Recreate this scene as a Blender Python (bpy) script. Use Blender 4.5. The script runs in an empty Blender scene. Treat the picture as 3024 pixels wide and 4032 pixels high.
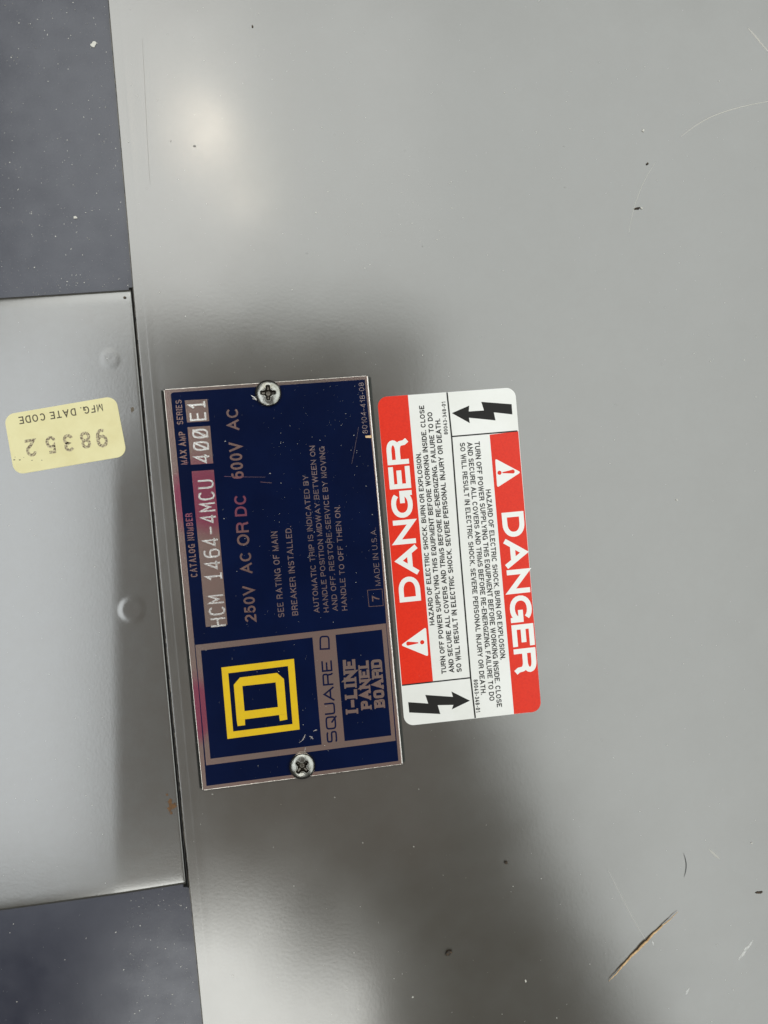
import bpy, bmesh, math, random
from mathutils import Vector, Matrix
from mathutils.geometry import tessellate_polygon
random.seed(7)
scene = bpy.context.scene
COL = scene.collection
MM = 0.001

# ------------------------------------------------------------------ camera
FPX, PCX, PCY = 2800.0, 1512.0, 2016.0
CAM = Vector((9.75028, 21.34909, 217.17991))          # millimetres above the cover
ROT = Matrix(((0.99064746, 0.09159467, -0.10113373),
              (-0.09048877, 0.99577718, 0.01547856),
              (0.10212442, -0.00618233, 0.99475242)))
cd = bpy.data.cameras.new('camera')
cd.sensor_fit = 'VERTICAL'; cd.sensor_height = 24.0; cd.sensor_width = 18.0
cd.lens = FPX / 4032.0 * 24.0
cd.clip_start = 0.005; cd.clip_end = 20.0
cam = bpy.data.objects.new('camera', cd); COL.objects.link(cam)
cam.matrix_world = Matrix.Translation(CAM * MM) @ ROT.to_4x4()
scene.camera = cam

# ------------------------------------------------------------------ world, view
w = bpy.data.worlds.new('World'); scene.world = w; w.use_nodes = True
w.node_tree.nodes['Background'].inputs[0].default_value = (0.80, 0.78, 0.74, 1)
w.node_tree.nodes['Background'].inputs[1].default_value = 0.06
scene.view_settings.view_transform = 'Standard'
scene.view_settings.look = 'None'
scene.view_settings.exposure = 0.0
scene.view_settings.gamma = 1.0

def at(px, py, z=0.0):
    """where the ray through a photo pixel meets the level z (mm above the cover)"""
    d = ROT @ Vector(((px - PCX) / FPX, -(py - PCY) / FPX, -1.0))
    t = (z - CAM.z) / d.z
    p = CAM + d * t
    return Vector((p.x, p.y))

# ------------------------------------------------------------------ lamps
CEIL = 2000.0
def ceil_spot(dx, dy):
    """ceiling point (mm) whose mirror image in the cover stands at this place of the cover"""
    p = at(dx * 1.8228, dy * 1.8228, 0.0)
    return Vector((p.x, p.y)) + (p - Vector((CAM.x, CAM.y))) * (CEIL / CAM.z)
def lamp(name, dx0, dy0, dx1, dy1, radiance, color, rot=0.0, shape='RECTANGLE', z=CEIL):
    """ceiling luminaire of given radiance (W/m2/sr); area lights send P/(pi A)"""
    q = [ceil_spot(*p) for p in ((dx0, dy0), (dx1, dy0), (dx1, dy1), (dx0, dy1))]
    up = (q[0] - q[3]) + (q[1] - q[2])
    roll = math.atan2(-up.x, up.y)
    sx = ((q[1] - q[0]).length + (q[2] - q[3]).length) / 2 * MM
    sy = up.length / 2 * MM
    L = bpy.data.lights.new(name, 'AREA'); L.shape = shape
    L.size = sx; L.size_y = sy; L.color = color
    area = sx * sy * (math.pi / 4 if shape in ('ELLIPSE', 'DISK') else 1)
    L.energy = radiance * math.pi * area
    o = bpy.data.objects.new(name, L); COL.objects.link(o)
    c = (q[0] + q[1] + q[2] + q[3]) / 4
    o.location = (c.x * MM, c.y * MM, z * MM); o.rotation_euler = (0, 0, rot + roll)
    return o
WARM = (1.0, 0.965, 0.90)
COOL = (0.93, 0.97, 1.0)
DAY = (0.955, 1.0, 0.972)
LAMPS = [  # added overhead fills, laid out to leave a dark gap in the cover's reflection
    ('ceiling_light_top',   -80, -180, 520, 688, 3.5, (0.98, 1.0, 0.965), 0),
    ('ceiling_light_top_middle', 520, -180, 925, 692, 2.9, (0.965, 1.0, 0.97), 0),
    ('ceiling_tube', 925, -180, 1030, 1060, 2.6, DAY, 0),
    ('ceiling_tube', 1030, -180, 1110, 1560, 2.6, DAY, 0),
    ('ceiling_tube', 1110, -180, 1175, 1720, 2.6, DAY, 0),
    ('ceiling_tube', 1175, -180, 1250, 1880, 2.6, DAY, 0),
    ('ceiling_tube', 1250, -180, 1335, 2030, 2.6, DAY, 0),
    ('ceiling_tube', 1335, -180, 1430, 2200, 2.6, DAY, 0),
    ('ceiling_tube', 1430, -180, 1850, 2500, 2.6, DAY, 0),
    ('ceiling_light_left', -300, 700, 248, 1935, 3.3, (0.94, 0.985, 1.0), 0),
    ('hand_glow', 330, 860, 960, 1900, 0.13, (1.0, 0.78, 0.70), 0),  # added dim fill in the gap, gives the bare metal a warm reflection
    ('ceiling_light_low',   235, 1975, 600, 2480, 5.1, (0.99, 1.0, 0.95), 0),
    ('ceiling_light_low_end',  600, 2090, 800, 2480, 4.9, (0.99, 1.0, 0.95), 0),
]
for a in LAMPS: lamp(a[0], *a[1:8], z=CEIL + (12 if a[7] else 0))
lamp('ceiling_bulb_a', 395, 250, 490, 335, 10.5, (1, 0.86, 0.66), 0, 'ELLIPSE', CEIL - 20)
lamp('ceiling_bulb_b', 500, 405, 560, 455, 8.0, (1, 0.86, 0.66), 0, 'ELLIPSE', CEIL - 20)

# ------------------------------------------------------------------ materials
def nodes_of(m):
    m.use_nodes = True
    nt = m.node_tree
    return nt, nt.nodes['Principled BSDF']
def mat(name, col, rough=0.4, metal=0.0, spec=0.5, ior=1.5, tint=None, bump=None, vary=None, coat=0.0, rvar=None):
    """bump=[(feature mm, depth mm), ...]; vary=(feature mm, second colour, low, high)"""
    m = bpy.data.materials.new(name); nt, b = nodes_of(m)
    b.inputs['Base Color'].default_value = (*col, 1)
    b.inputs['Roughness'].default_value = rough
    b.inputs['Metallic'].default_value = metal
    b.inputs['Specular IOR Level'].default_value = spec
    b.inputs['IOR'].default_value = ior
    if tint: b.inputs['Specular Tint'].default_value = (*tint, 1)
    b.inputs['Coat Weight'].default_value = coat
    N, L = nt.nodes.new, nt.links.new
    tc = N('ShaderNodeTexCoord')
    def noise(feat, detail=2, rgh=0.5):
        n = N('ShaderNodeTexNoise'); n.inputs['Scale'].default_value = 1000.0 / feat
        n.inputs['Detail'].default_value = detail; n.inputs['Roughness'].default_value = rgh
        L(tc.outputs['Object'], n.inputs['Vector']); return n
    if vary:
        n = noise(vary[0], 4, 0.6)
        r = N('ShaderNodeValToRGB'); e = r.color_ramp.elements
        e[0].position = vary[2]; e[1].position = vary[3]
        e[0].color = (*col, 1); e[1].color = (*vary[1], 1)
        L(n.outputs['Fac'], r.inputs['Fac']); L(r.outputs['Color'], b.inputs['Base Color'])
    if rvar:
        n = noise(rvar[0], 3)
        mr = N('ShaderNodeMapRange'); mr.inputs['From Min'].default_value = 0.3; mr.inputs['From Max'].default_value = 0.7
        mr.inputs['To Min'].default_value = rvar[1]; mr.inputs['To Max'].default_value = rvar[2]
        L(n.outputs['Fac'], mr.inputs['Value']); L(mr.outputs['Result'], b.inputs['Roughness'])
    prev = None
    for feat, depth in (bump or []):
        n = noise(feat, 2)
        bp = N('ShaderNodeBump'); bp.inputs['Distance'].default_value = depth * MM
        bp.inputs['Strength'].default_value = 1.0
        L(n.outputs['Fac'], bp.inputs['Height'])
        if prev: L(prev.outputs['Normal'], bp.inputs['Normal'])
        prev = bp
    if prev: L(prev.outputs['Normal'], b.inputs['Normal'])
    return m
M = {}
M['grey_paint'] = mat('grey_paint', (0.073, 0.066, 0.055), 0.195, spec=1.0, ior=1.70,
                      bump=[(1.0, 0.0065), (45, 0.06)], rvar=(26, 0.155, 0.195), vary=(9, (0.079, 0.073, 0.063), 0.35, 0.7))
M['cover_paint'] = mat('cover_paint', (0.072, 0.067, 0.058), 0.20, spec=1.0, ior=1.75,
                       bump=[(0.8, 0.009), (0.3, 0.003)], vary=(6, (0.079, 0.077, 0.070), 0.35, 0.7))
M['dark_paint'] = mat('dark_blue_grey_paint', (0.019, 0.020, 0.034), 0.20, spec=0.58, tint=(0.93, 0.95, 1.0),
                      rvar=(7, 0.19, 0.25), bump=[(0.9, 0.006)], vary=(9, (0.026, 0.027, 0.042), 0.35, 0.7))
M['raw_edge'] = mat('worn_edge', (0.24, 0.21, 0.17), 0.6, spec=0.4, bump=[(0.5, 0.05)])
M['spacer'] = mat('spacer_dark', (0.040, 0.043, 0.038), 0.6, spec=0.2)  # shade along the plate's edge, put into the colour of a strip
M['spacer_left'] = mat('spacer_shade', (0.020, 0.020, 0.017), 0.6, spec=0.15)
M['gap_black'] = mat('gap_black', (0.008, 0.008, 0.007), 0.8, spec=0.1)
M['gasket'] = mat('gasket_grey', (0.02, 0.019, 0.018), 0.5, bump=[(0.4, 0.1)])
M['alu'] = mat('plate_aluminium', (0.76, 0.65, 0.60), 0.13, 1.0, vary=(18, (0.84, 0.65, 0.60), 0.4, 0.65), bump=[(0.5, 0.004)])
def paint_sheen(m, spots, col):
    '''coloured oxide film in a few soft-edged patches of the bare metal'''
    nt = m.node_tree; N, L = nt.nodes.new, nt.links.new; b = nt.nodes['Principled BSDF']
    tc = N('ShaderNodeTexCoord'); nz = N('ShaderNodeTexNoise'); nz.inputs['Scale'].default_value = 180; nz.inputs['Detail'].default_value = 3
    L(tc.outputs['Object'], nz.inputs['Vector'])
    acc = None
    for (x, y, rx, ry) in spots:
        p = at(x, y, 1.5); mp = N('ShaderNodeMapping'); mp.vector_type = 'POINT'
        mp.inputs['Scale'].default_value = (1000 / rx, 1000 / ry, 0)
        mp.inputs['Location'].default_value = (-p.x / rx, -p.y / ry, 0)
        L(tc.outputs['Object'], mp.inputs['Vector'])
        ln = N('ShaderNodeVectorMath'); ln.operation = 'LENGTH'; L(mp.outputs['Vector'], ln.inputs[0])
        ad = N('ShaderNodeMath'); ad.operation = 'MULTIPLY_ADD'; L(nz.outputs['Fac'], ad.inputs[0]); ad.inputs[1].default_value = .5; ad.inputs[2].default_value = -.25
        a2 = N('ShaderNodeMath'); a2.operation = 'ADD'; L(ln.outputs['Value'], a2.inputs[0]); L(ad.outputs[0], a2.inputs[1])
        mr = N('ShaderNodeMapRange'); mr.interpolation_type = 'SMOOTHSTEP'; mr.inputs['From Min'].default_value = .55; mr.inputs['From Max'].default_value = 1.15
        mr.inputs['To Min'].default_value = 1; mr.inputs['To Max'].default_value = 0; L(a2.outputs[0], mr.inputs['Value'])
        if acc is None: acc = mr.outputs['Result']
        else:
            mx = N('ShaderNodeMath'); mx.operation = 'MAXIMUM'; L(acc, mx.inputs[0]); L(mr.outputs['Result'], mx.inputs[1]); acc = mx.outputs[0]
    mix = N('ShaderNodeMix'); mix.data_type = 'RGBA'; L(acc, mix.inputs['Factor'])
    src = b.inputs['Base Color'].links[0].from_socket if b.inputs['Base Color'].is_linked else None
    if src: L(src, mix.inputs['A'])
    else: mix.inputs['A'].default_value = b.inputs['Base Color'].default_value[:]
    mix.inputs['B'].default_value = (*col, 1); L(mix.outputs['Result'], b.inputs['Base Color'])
SHEEN_SPOTS = [(800, 1960, 12, 12.5), (775, 2790, 5, 11), (930, 1980, 12, 9)]  # where the reflected magenta is painted onto the plate metal
paint_sheen(M['alu'], SHEEN_SPOTS, (0.85, 0.26, 0.42))
M['alu_edge'] = mat('plate_edge_metal', (0.80, 0.76, 0.70), 0.22, 1.0, bump=[(0.35, 0.05)])
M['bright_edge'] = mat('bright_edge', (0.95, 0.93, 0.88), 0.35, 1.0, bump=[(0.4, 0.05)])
M['emboss'] = mat('embossed_metal', (0.95, 0.93, 0.90), 0.24, 1.0)
M['blue'] = mat('blue_enamel', (0.0012, 0.0050, 0.029), 0.17, spec=0.13, bump=[(4, 0.01)], vary=(22, (0.0018, 0.0068, 0.037), 0.4, 0.65))
M['blue_print'] = mat('blue_print', (0.003, 0.006, 0.035), 0.3, spec=0.1)
M['yellow'] = mat('yellow_print', (0.74, 0.48, 0.0), 0.38, spec=0.3, bump=[(0.5, 0.01)], vary=(3, (0.70, 0.44, 0.004), 0.4, 0.7))
M['mark'] = mat('bare_metal_print', (0.70, 0.50, 0.46), 0.15, 1.0, vary=(2.5, (0.50, 0.38, 0.38), 0.4, 0.7))
M['mark_dim'] = mat('bare_metal_print_dim', (0.42, 0.34, 0.35), 0.20, 1.0, vary=(3, (0.62, 0.48, 0.48), 0.4, 0.7))
M['screw'] = mat('zinc_plated_steel', (0.27, 0.27, 0.25), 0.24, 1.0, bump=[(1.2, 0.05)], vary=(1.6, (0.17, 0.165, 0.14), 0.45, 0.65))
M['screw_dark'] = mat('grimy_recess', (0.11, 0.10, 0.085), 0.35, 1.0, bump=[(0.5, 0.05)], vary=(0.9, (0.22, 0.20, 0.17), 0.5, 0.7))  # darker metal used on the faces of the cross recess
M['white'] = mat('white_label_film', (0.85, 0.845, 0.81), 0.24, spec=0.8, bump=[(1.5, 0.006)], vary=(16, (0.80, 0.795, 0.75), 0.4, 0.7))
M['red'] = mat('red_print', (0.80, 0.028, 0.006), 0.30, spec=0.25, bump=[(0.45, 0.008)], vary=(0.7, (0.73, 0.021, 0.005), 0.4, 0.7))
M['white_print'] = mat('white_print', (0.87, 0.87, 0.83), 0.26, spec=0.7)
M['black'] = mat('black_print', (0.012, 0.011, 0.010), 0.45, spec=0.2, bump=[(0.8, 0.01)])
M['cream'] = mat('cream_paper', (0.83, 0.76, 0.43), 0.42, spec=0.3, bump=[(1.2, 0.01)], vary=(7, (0.76, 0.68, 0.36), 0.4, 0.75))
M['stamp'] = mat('brown_stamp_ink', (0.13, 0.09, 0.055), 0.6, vary=(0.5, (0.66, 0.58, 0.36), 0.42, 0.58))
M['brown_black'] = mat('typed_ink', (0.045, 0.035, 0.022), 0.6, vary=(0.4, (0.12, 0.10, 0.06), 0.4, 0.7))
M['dust'] = mat('dust', (0.72, 0.70, 0.64), 0.8, spec=0.2)
M['dust_dim'] = mat('dust_grey', (0.30, 0.29, 0.27), 0.8, spec=0.2)
M['wood'] = mat('splinter_wood', (0.82, 0.56, 0.30), 0.6, bump=[(0.5, 0.15)], vary=(0.8, (0.45, 0.24, 0.09), 0.45, 0.75))
M['rust'] = mat('rust', (0.17, 0.085, 0.03), 0.85, vary=(0.7, (0.10, 0.055, 0.03), 0.35, 0.65))
M['rust_pale'] = mat('rust_stain', (0.14, 0.10, 0.06), 0.6, vary=(1.2, (0.10, 0.085, 0.065), 0.35, 0.65))
M['hair'] = mat('dark_hair', (0.015, 0.02, 0.02), 0.4)
M['dirt'] = mat('dark_dirt', (0.03, 0.022, 0.016), 0.7, bump=[(0.3, 0.1)], vary=(0.5, (0.14, 0.08, 0.03), 0.5, 0.7))
M['scratch'] = mat('pale_scratch', (0.58, 0.56, 0.50), 0.6)
M['scratch_fine'] = mat('faint_scratch', (0.47, 0.46, 0.42), 0.5)
M['scuff'] = mat('white_scuff', (0.66, 0.66, 0.64), 0.6, vary=(0.8, (0.42, 0.42, 0.40), 0.42, 0.6))

for k_ in ('mark', 'mark_dim'): paint_sheen(M[k_], SHEEN_SPOTS, (0.72, 0.26, 0.40))
# ------------------------------------------------------------------ mesh helpers
def tag(o, label=None, cat=None, group=None, kind=None):
    if label: o['label'] = label
    if cat: o['category'] = cat
    if group: o['group'] = group
    if kind: o['kind'] = kind
    return o
def link(name, bm, m, parent=None, smooth=False):
    me = bpy.data.meshes.new(name); bm.normal_update(); bm.to_mesh(me); bm.free()
    if smooth:
        for p in me.polygons: p.use_smooth = True
    me.materials.append(M[m])
    o = bpy.data.objects.new(name, me); COL.objects.link(o)
    if parent:
        o.parent = parent
        o.matrix_parent_inverse = Matrix.Translation(-parent.location)
    return o
def empty(name, p, z=0.0):
    o = bpy.data.objects.new(name, None); COL.objects.link(o)
    o.empty_display_size = 0.005
    o.location = (p[0] * MM, p[1] * MM, z * MM); return o
def sheet_bm(bm, pts, z0, z1, bev=0.0):
    """a flat piece with real thickness: pts in mm, from z0 to z1"""
    n = len(pts)
    area = sum(pts[i][0] * pts[(i + 1) % n][1] - pts[(i + 1) % n][0] * pts[i][1] for i in range(n))
    if area < 0: pts = list(reversed(pts))
    top = pts
    if bev:
        top = inset(pts, bev)
    vt = [bm.verts.new((p[0] * MM, p[1] * MM, z1 * MM)) for p in top]
    vb = [bm.verts.new((p[0] * MM, p[1] * MM, z0 * MM)) for p in pts]
    if n <= 4: bm.faces.new(vt)
    else:
        for tri_ in tessellate_polygon([[Vector((p[0], p[1], 0)) for p in top]]):
            a_, b_, c_ = [top[q] for q in tri_]
            cr = (b_[0] - a_[0]) * (c_[1] - a_[1]) - (b_[1] - a_[1]) * (c_[0] - a_[0])
            bm.faces.new([vt[q] for q in (tri_ if cr > 0 else tri_[::-1])])
    if bev:
        vm = [bm.verts.new((p[0] * MM, p[1] * MM, (z1 - bev) * MM)) for p in pts]
        for i in range(n):
            j = (i + 1) % n
            bm.faces.new((vm[i], vm[j], vt[j], vt[i])); bm.faces.new((vb[i], vb[j], vm[j], vm[i]))
    else:
        for i in range(n):
            j = (i + 1) % n
            bm.faces.new((vb[i], vb[j], vt[j], vt[i]))
def inset(pts, d):
    n = len(pts); out = []
    for i in range(n):
        a = Vector(pts[i - 1][:2]); b = Vector(pts[i][:2]); c = Vector(pts[(i + 1) % n][:2])
        e1 = (b - a).normalized(); e2 = (c - b).normalized()
        n1 = Vector((-e1.y, e1.x)); n2 = Vector((-e2.y, e2.x))
        k = n1 + n2; k = k / max(0.3, k.dot(k)) * 2 if k.length > 1e-6 else n1
        out.append(b + k * d)
    return out
def sheet(name, pts, z0, z1, m, parent=None, bev=0.0):
    bm = bmesh.new(); sheet_bm(bm, pts, z0, z1, bev); return link(name, bm, m, parent)
def rounded(corners, r, n=8):
    """polygon with rounded corners; r one radius or one per corner"""
    out = []; k = len(corners)
    for i in range(k):
        p = Vector(corners[i]); a = Vector(corners[i - 1]); b = Vector(corners[(i + 1) % k])
        ri = r[i] if isinstance(r, (list, tuple)) else r
        if ri <= 0: out.append(p); continue
        u = (a - p).normalized(); v = (b - p).normalized()
        s, e = p + u * ri, p + v * ri
        for j in range(n + 1):
            t = j / n
            ang = t * math.pi / 2
            # quarter ellipse between s and e around p + u r + v r
            c = p + u * ri + v * ri
            out.append(c - v * ri * math.cos(ang) - u * ri * math.sin(ang))
    return out
def strip_bm(bm, pts, t, z, closed=False, taper=None, thick=None):
    """a flat line of width t with mitred joints; taper(s) scales the width"""
    P = [Vector(p[:2]) for p in pts]
    Q = [P[0]]
    for p in P[1:]:
        if (p - Q[-1]).length > 1e-4: Q.append(p)
    if closed and (Q[0] - Q[-1]).length < 1e-4: Q.pop()
    P = Q; n = len(P)
    if n < 2: return
    L, R = [], []
    for i in range(n):
        if closed: a, b, c = P[i - 1], P[i], P[(i + 1) % n]
        else: a, b, c = P[max(0, i - 1)], P[i], P[min(n - 1, i + 1)]
        e1 = (b - a); e2 = (c - b)
        if e1.length < 1e-9: e1 = e2
        if e2.length < 1e-9: e2 = e1
        e1 = e1.normalized(); e2 = e2.normalized()
        n1 = Vector((-e1.y, e1.x)); n2 = Vector((-e2.y, e2.x))
        k = (n1 + n2); k = k * (2 / max(0.35, k.dot(k))) if k.length > 1e-6 else n1
        wd = t / 2 * (taper(i / (n - 1)) if taper else 1)
        L.append(b + k * wd); R.append(b - k * wd)
    vl = [bm.verts.new((p.x * MM, p.y * MM, z * MM)) for p in L]
    vr = [bm.verts.new((p.x * MM, p.y * MM, z * MM)) for p in R]
    for i in range(n if closed else n - 1):
        j = (i + 1) % n
        bm.faces.new((vr[i], vr[j], vl[j], vl[i]))
def tube_bm(bm, pts3, rad, sides=6):
    rings = []
    n = len(pts3)
    for i, p in enumerate(pts3):
        p = Vector(p); a = Vector(pts3[max(0, i - 1)]); c = Vector(pts3[min(n - 1, i + 1)])
        d = (c - a).normalized(); s = d.cross(Vector((0, 0, 1))).normalized(); u = s.cross(d)
        r = rad[i] if isinstance(rad, (list, tuple)) else rad
        rings.append([bm.verts.new((p + (s * math.cos(k / sides * 6.28318) + u * math.sin(k / sides * 6.28318)) * r) * MM) for k in range(sides)])
    for a, b in zip(rings, rings[1:]):
        for k in range(sides):
            bm.faces.new((a[k], a[(k + 1) % sides], b[(k + 1) % sides], b[k]))
    bm.faces.new(list(reversed(rings[0]))); bm.faces.new(rings[-1])
    bmesh.ops.recalc_face_normals(bm, faces=bm.faces[:])

# ------------------------------------------------------------------ lettering
def arc(cx, cy, rx, ry, a0, a1, n=10, e=2.0):
    o = []
    for i in range(n + 1):
        a = math.radians(a0 + (a1 - a0) * i / n); c, s = math.cos(a), math.sin(a)
        o.append((cx + rx * math.copysign(abs(c) ** (2 / e), c), cy + ry * math.copysign(abs(s) ** (2 / e), s)))
    return o
def glyphs(e=2.5):
    A = lambda *a, **k: arc(*a, e=e, **k)
    G = {}
    G['A'] = (.90, [[(0, 0), (.5, 1), (1, 0)], [(.19, .32), (.81, .32)]])
    G['B'] = (.74, [[(0, 0), (0, 1)], [(.04, 1), (.6, 1)] + A(.6, .76, .34, .24, 90, -90) + [(.04, .52)],
                    [(.6, .52)] + A(.6, .26, .40, .26, 90, -90) + [(.04, 0)]])
    G['C'] = (.80, [A(.5, .5, .5, .5, 38, 322, n=18)])
    G['D'] = (.77, [[(0, 0), (0, 1)], [(.04, 1), (.45, 1)] + A(.45, .5, .55, .5, 90, -90, n=14) + [(.04, 0)]])
    G['E'] = (.66, [[(1, 1), (0, 1), (0, 0), (1, 0)], [(0, .52), (.92, .52)]])
    G['F'] = (.62, [[(1, 1), (0, 1), (0, 0)], [(0, .50), (.88, .50)]])
    G['G'] = (.84, [A(.5, .5, .5, .5, 38, 330, n=18), [(.55, .46), (1, .46), (1, 0)]])
    G['H'] = (.74, [[(0, 0), (0, 1)], [(1, 0), (1, 1)], [(0, .52), (1, .52)]])
    G['I'] = (.0, [[(.5, 0), (.5, 1)]])
    G['J'] = (.56, [[(1, 1), (1, .3)] + A(.5, .3, .5, .3, 0, -180)])
    G['K'] = (.76, [[(0, 0), (0, 1)], [(1, 1), (0, .36)], [(.32, .58), (1, 0)]])
    G['L'] = (.58, [[(0, 1), (0, 0), (1, 0)]])
    G['M'] = (.92, [[(0, 0), (0, 1), (.5, 0), (1, 1), (1, 0)]])
    G['N'] = (.74, [[(0, 0), (0, 1), (1, 0), (1, 1)]])
    G['O'] = (.84, [A(.5, .5, .5, .5, 0, 360, n=26)])
    G['P'] = (.70, [[(0, 0), (0, 1)], [(.04, 1), (.58, 1)] + A(.58, .73, .42, .27, 90, -90) + [(.04, .46)]])
    G['Q'] = (.84, [A(.5, .5, .5, .5, 0, 360, n=26), [(.52, .42), (1.0, -.10)]])
    G['R'] = (.76, [[(0, 0), (0, 1)], [(.04, 1), (.58, 1)] + A(.58, .745, .40, .255, 90, -90) + [(.04, .49)],
                    [(.55, .49)] + A(.55, .26, .38, .23, 90, 0, n=5) + [(.95, .08), (1.0, 0)]])
    G['S'] = (.72, [A(.5, .755, .47, .245, 15, 270, n=14)[:-1] + A(.5, .255, .5, .255, 90, -165, n=14)])
    G['T'] = (.72, [[(0, 1), (1, 1)], [(.5, 1), (.5, 0)]])
    G['U'] = (.74, [[(0, 1), (0, .36)] + A(.5, .36, .5, .36, 180, 360, n=12) + [(1, 1)]])
    G['V'] = (.80, [[(0, 1), (.5, 0), (1, 1)]])
    G['W'] = (1.18, [[(0, 1), (.25, 0), (.5, 1), (.75, 0), (1, 1)]])
    G['X'] = (.78, [[(0, 1), (1, 0)], [(0, 0), (1, 1)]])
    G['Y'] = (.78, [[(0, 1), (.5, .42), (1, 1)], [(.5, .42), (.5, 0)]])
    G['Z'] = (.70, [[(0, 1), (1, 1), (0, 0), (1, 0)]])
    G['0'] = (.56, [A(.5, .5, .5, .5, 0, 360, n=24)])
    G['1'] = (.30, [[(0, .74), (.75, .82), (1, 1), (1, 0)]])
    G['2'] = (.56, [A(.5, .70, .5, .30, 165, -30, n=12) + [(.55, .36), (0, 0), (1, 0)]])
    G['3'] = (.56, [A(.5, .76, .46, .24, 160, -90, n=12)[:-1] + [(.5, .52)] + A(.5, .26, .5, .26, 90, -165, n=12)])
    G['4'] = (.60, [[(.74, 0), (.74, 1), (0, .27), (1, .27)]])
    G['5'] = (.56, [[(.92, 1), (.17, 1), (.06, .50)] + A(.48, .32, .52, .32, 130, -165, n=14)])
    G['6'] = (.56, [A(.5, .31, .5, .31, 0, 360, n=20), A(.56, .5, .56, .5, 60, 180, n=10) + [(0, .3)]])
    G['7'] = (.56, [[(0, 1), (1, 1), (.55, .5), (.35, 0)]])
    G['8'] = (.56, [A(.5, .76, .45, .24, 0, 360, n=18), A(.5, .26, .5, .26, 0, 360, n=18)])
    G['9'] = (.56, [A(.5, .69, .5, .31, 0, 360, n=20), A(.44, .5, .56, .5, -120, 0, n=10) + [(1, .7)]])
    G['-'] = (.26, [[(0, .38), (1, .38)]])
    G['.'] = (.0, [[(.5, 0), (.5, .01)]])
    G[','] = (.0, [[(.5, .02), (.5, -.20)]])
    G[' '] = (.10, [])
    return G
G_STD = glyphs(2.15); G_WIDE = glyphs(4.5)
SERIF = {'I': [(.5, 0), (.5, 1)], 'L': [(0, 0), (0, 1)], 'N': [(0, 0), (0, 1), (1, 1)], 'E': [(0, 0), (0, 1)],
         'P': [(0, 0), (0, 1)], 'A': [(0, 0), (1, 0)], 'B': [(0, 0), (0, 1)], 'R': [(0, 0), (0, 1), (1, 0)],
         'D': [(0, 0), (0, 1)], 'O': []}
def layout(text, L, H, t, gap, G, mono=False):
    """strokes in mm along a baseline of length L, capital height H, stroke width t"""
    ws = []
    for ch in text:
        ws.append(G[ch][0] if not mono else .62)
    tt = t / H
    tot = sum(ws) * 1.0
    # box width = ws*k + t ; gaps between
    n = len(text)
    fixed = n * t + (n - 1) * gap * H
    k = (L - fixed) / (tot * H) if tot > 0 else 1.0
    if k < 0.35:
        gap = max(0.02, gap * .4); fixed = n * t + (n - 1) * gap * H
        k = (L - fixed) / (tot * H)
    x = 0.0; out = []
    for ch, wd in zip(text, ws):
        bw = wd * k * H
        x0 = x + t / 2
        sw = bw
        for s in G[ch][1]:
            out.append([(x0 + p[0] * sw, t / 2 + p[1] * (H - t)) for p in extend(s, t / 2, sw, H - t, ch)])
        x += bw + t + gap * H
    return out
def extend(s, h, sw, sh, ch):
    """square-cut stroke ends reach the cap and base lines"""
    s = [tuple(p) for p in s]
    if len(s) < 2 or sw <= 0:
        if ch in 'I.' and len(s) >= 2:
            return [(s[0][0], s[0][1] - h / sh)] + [(s[-1][0], s[-1][1] + h / sh)]
        return s
    def ext(a, b):
        dx, dy = (a[0] - b[0]) * sw, (a[1] - b[1]) * sh
        l = math.hypot(dx, dy) or 1
        if a[1] in (0, 1, 0.0, 1.0) or abs(a[0]) < 1e-6 or abs(a[0] - 1) < 1e-6:
            return (a[0] + dx / l * h / sw, a[1] + dy / l * h / sh)
        return a
    if (Vector(s[0]) - Vector(s[-1])).length < 1e-3: return s
    if ch in 'SCG2356790J' and len(s) > 6:
        a0, a1 = s[0], s[-1]
        if ch in '2': s[-1] = ext(s[-1], s[-2])
        return s
    s[0] = ext(s[0], s[1]); s[-1] = ext(s[-1], s[-2])
    return s
def frame_of(p0, p1, cap, z):
    a = at(*p0, z); b = at(*p1, z); c = at(*cap, z)
    u = (b - a); L = u.length; u.normalize()
    v = Vector((-u.y, u.x)); H = (c - a).dot(v)
    if H < 0: v, H = -v, -H
    return a, u, v, L, H
def write(name, lines, z, m, parent, t=0.15, gap=0.17, G=None, serif=False, label=None):
    """lines = [(text, baseline start px, baseline end px, cap-line px above the start)]"""
    bm = bmesh.new(); k = 0
    for text, p0, p1, cap in lines:
        a, u, v, L, H = frame_of(p0, p1, cap, z)
        st = layout(text, L, H, t * H, gap, G or G_STD)
        for s in st:
            pts = [a + u * p[0] + v * p[1] for p in s]
            closed = len(pts) > 8 and (pts[0] - pts[-1]).length < 1e-3
            strip_bm(bm, pts, t * H, z + 0.006 * (k % 5), closed); k += 1
    o = link(name, bm, m, parent)
    if label: o['label'] = label
    return o
def Z(k):
    ox, oy, s = {'A': (600, 1450, 2.765), 'B': (1000, 1450, 2.765), 'C': (650, 2150, 2.2117), 'D': (1150, 2250, 2.764),
                 'E': (1450, 1500, 2.37), 'F': (1450, 2150, 2.212), 'G': (0, 1500, 3.0164), 'H': (2200, 3200, 2.0133),
                 'I': (2200, 0, 2.011), 'J': (1500, 3200, 2.0738)}[k]
    return lambda x, y: (ox + x / s, oy + y / s)
A_, B_, C_, D_, E_, F_, G_, H_, I_, J_ = [Z(k) for k in 'ABCDEFGHIJ']

# ------------------------------------------------------------------ dark sheet behind
Z_DARK = -1.9
sheet('back_sheet', [(-260, -320), (40, -320), (40, 320), (-260, 320)], Z_DARK - 1.5, Z_DARK, 'dark_paint')
back = bpy.data.objects['back_sheet']
tag(back, 'dark blue-grey painted steel sheet showing above and below the small left cover', 'sheet')

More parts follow.
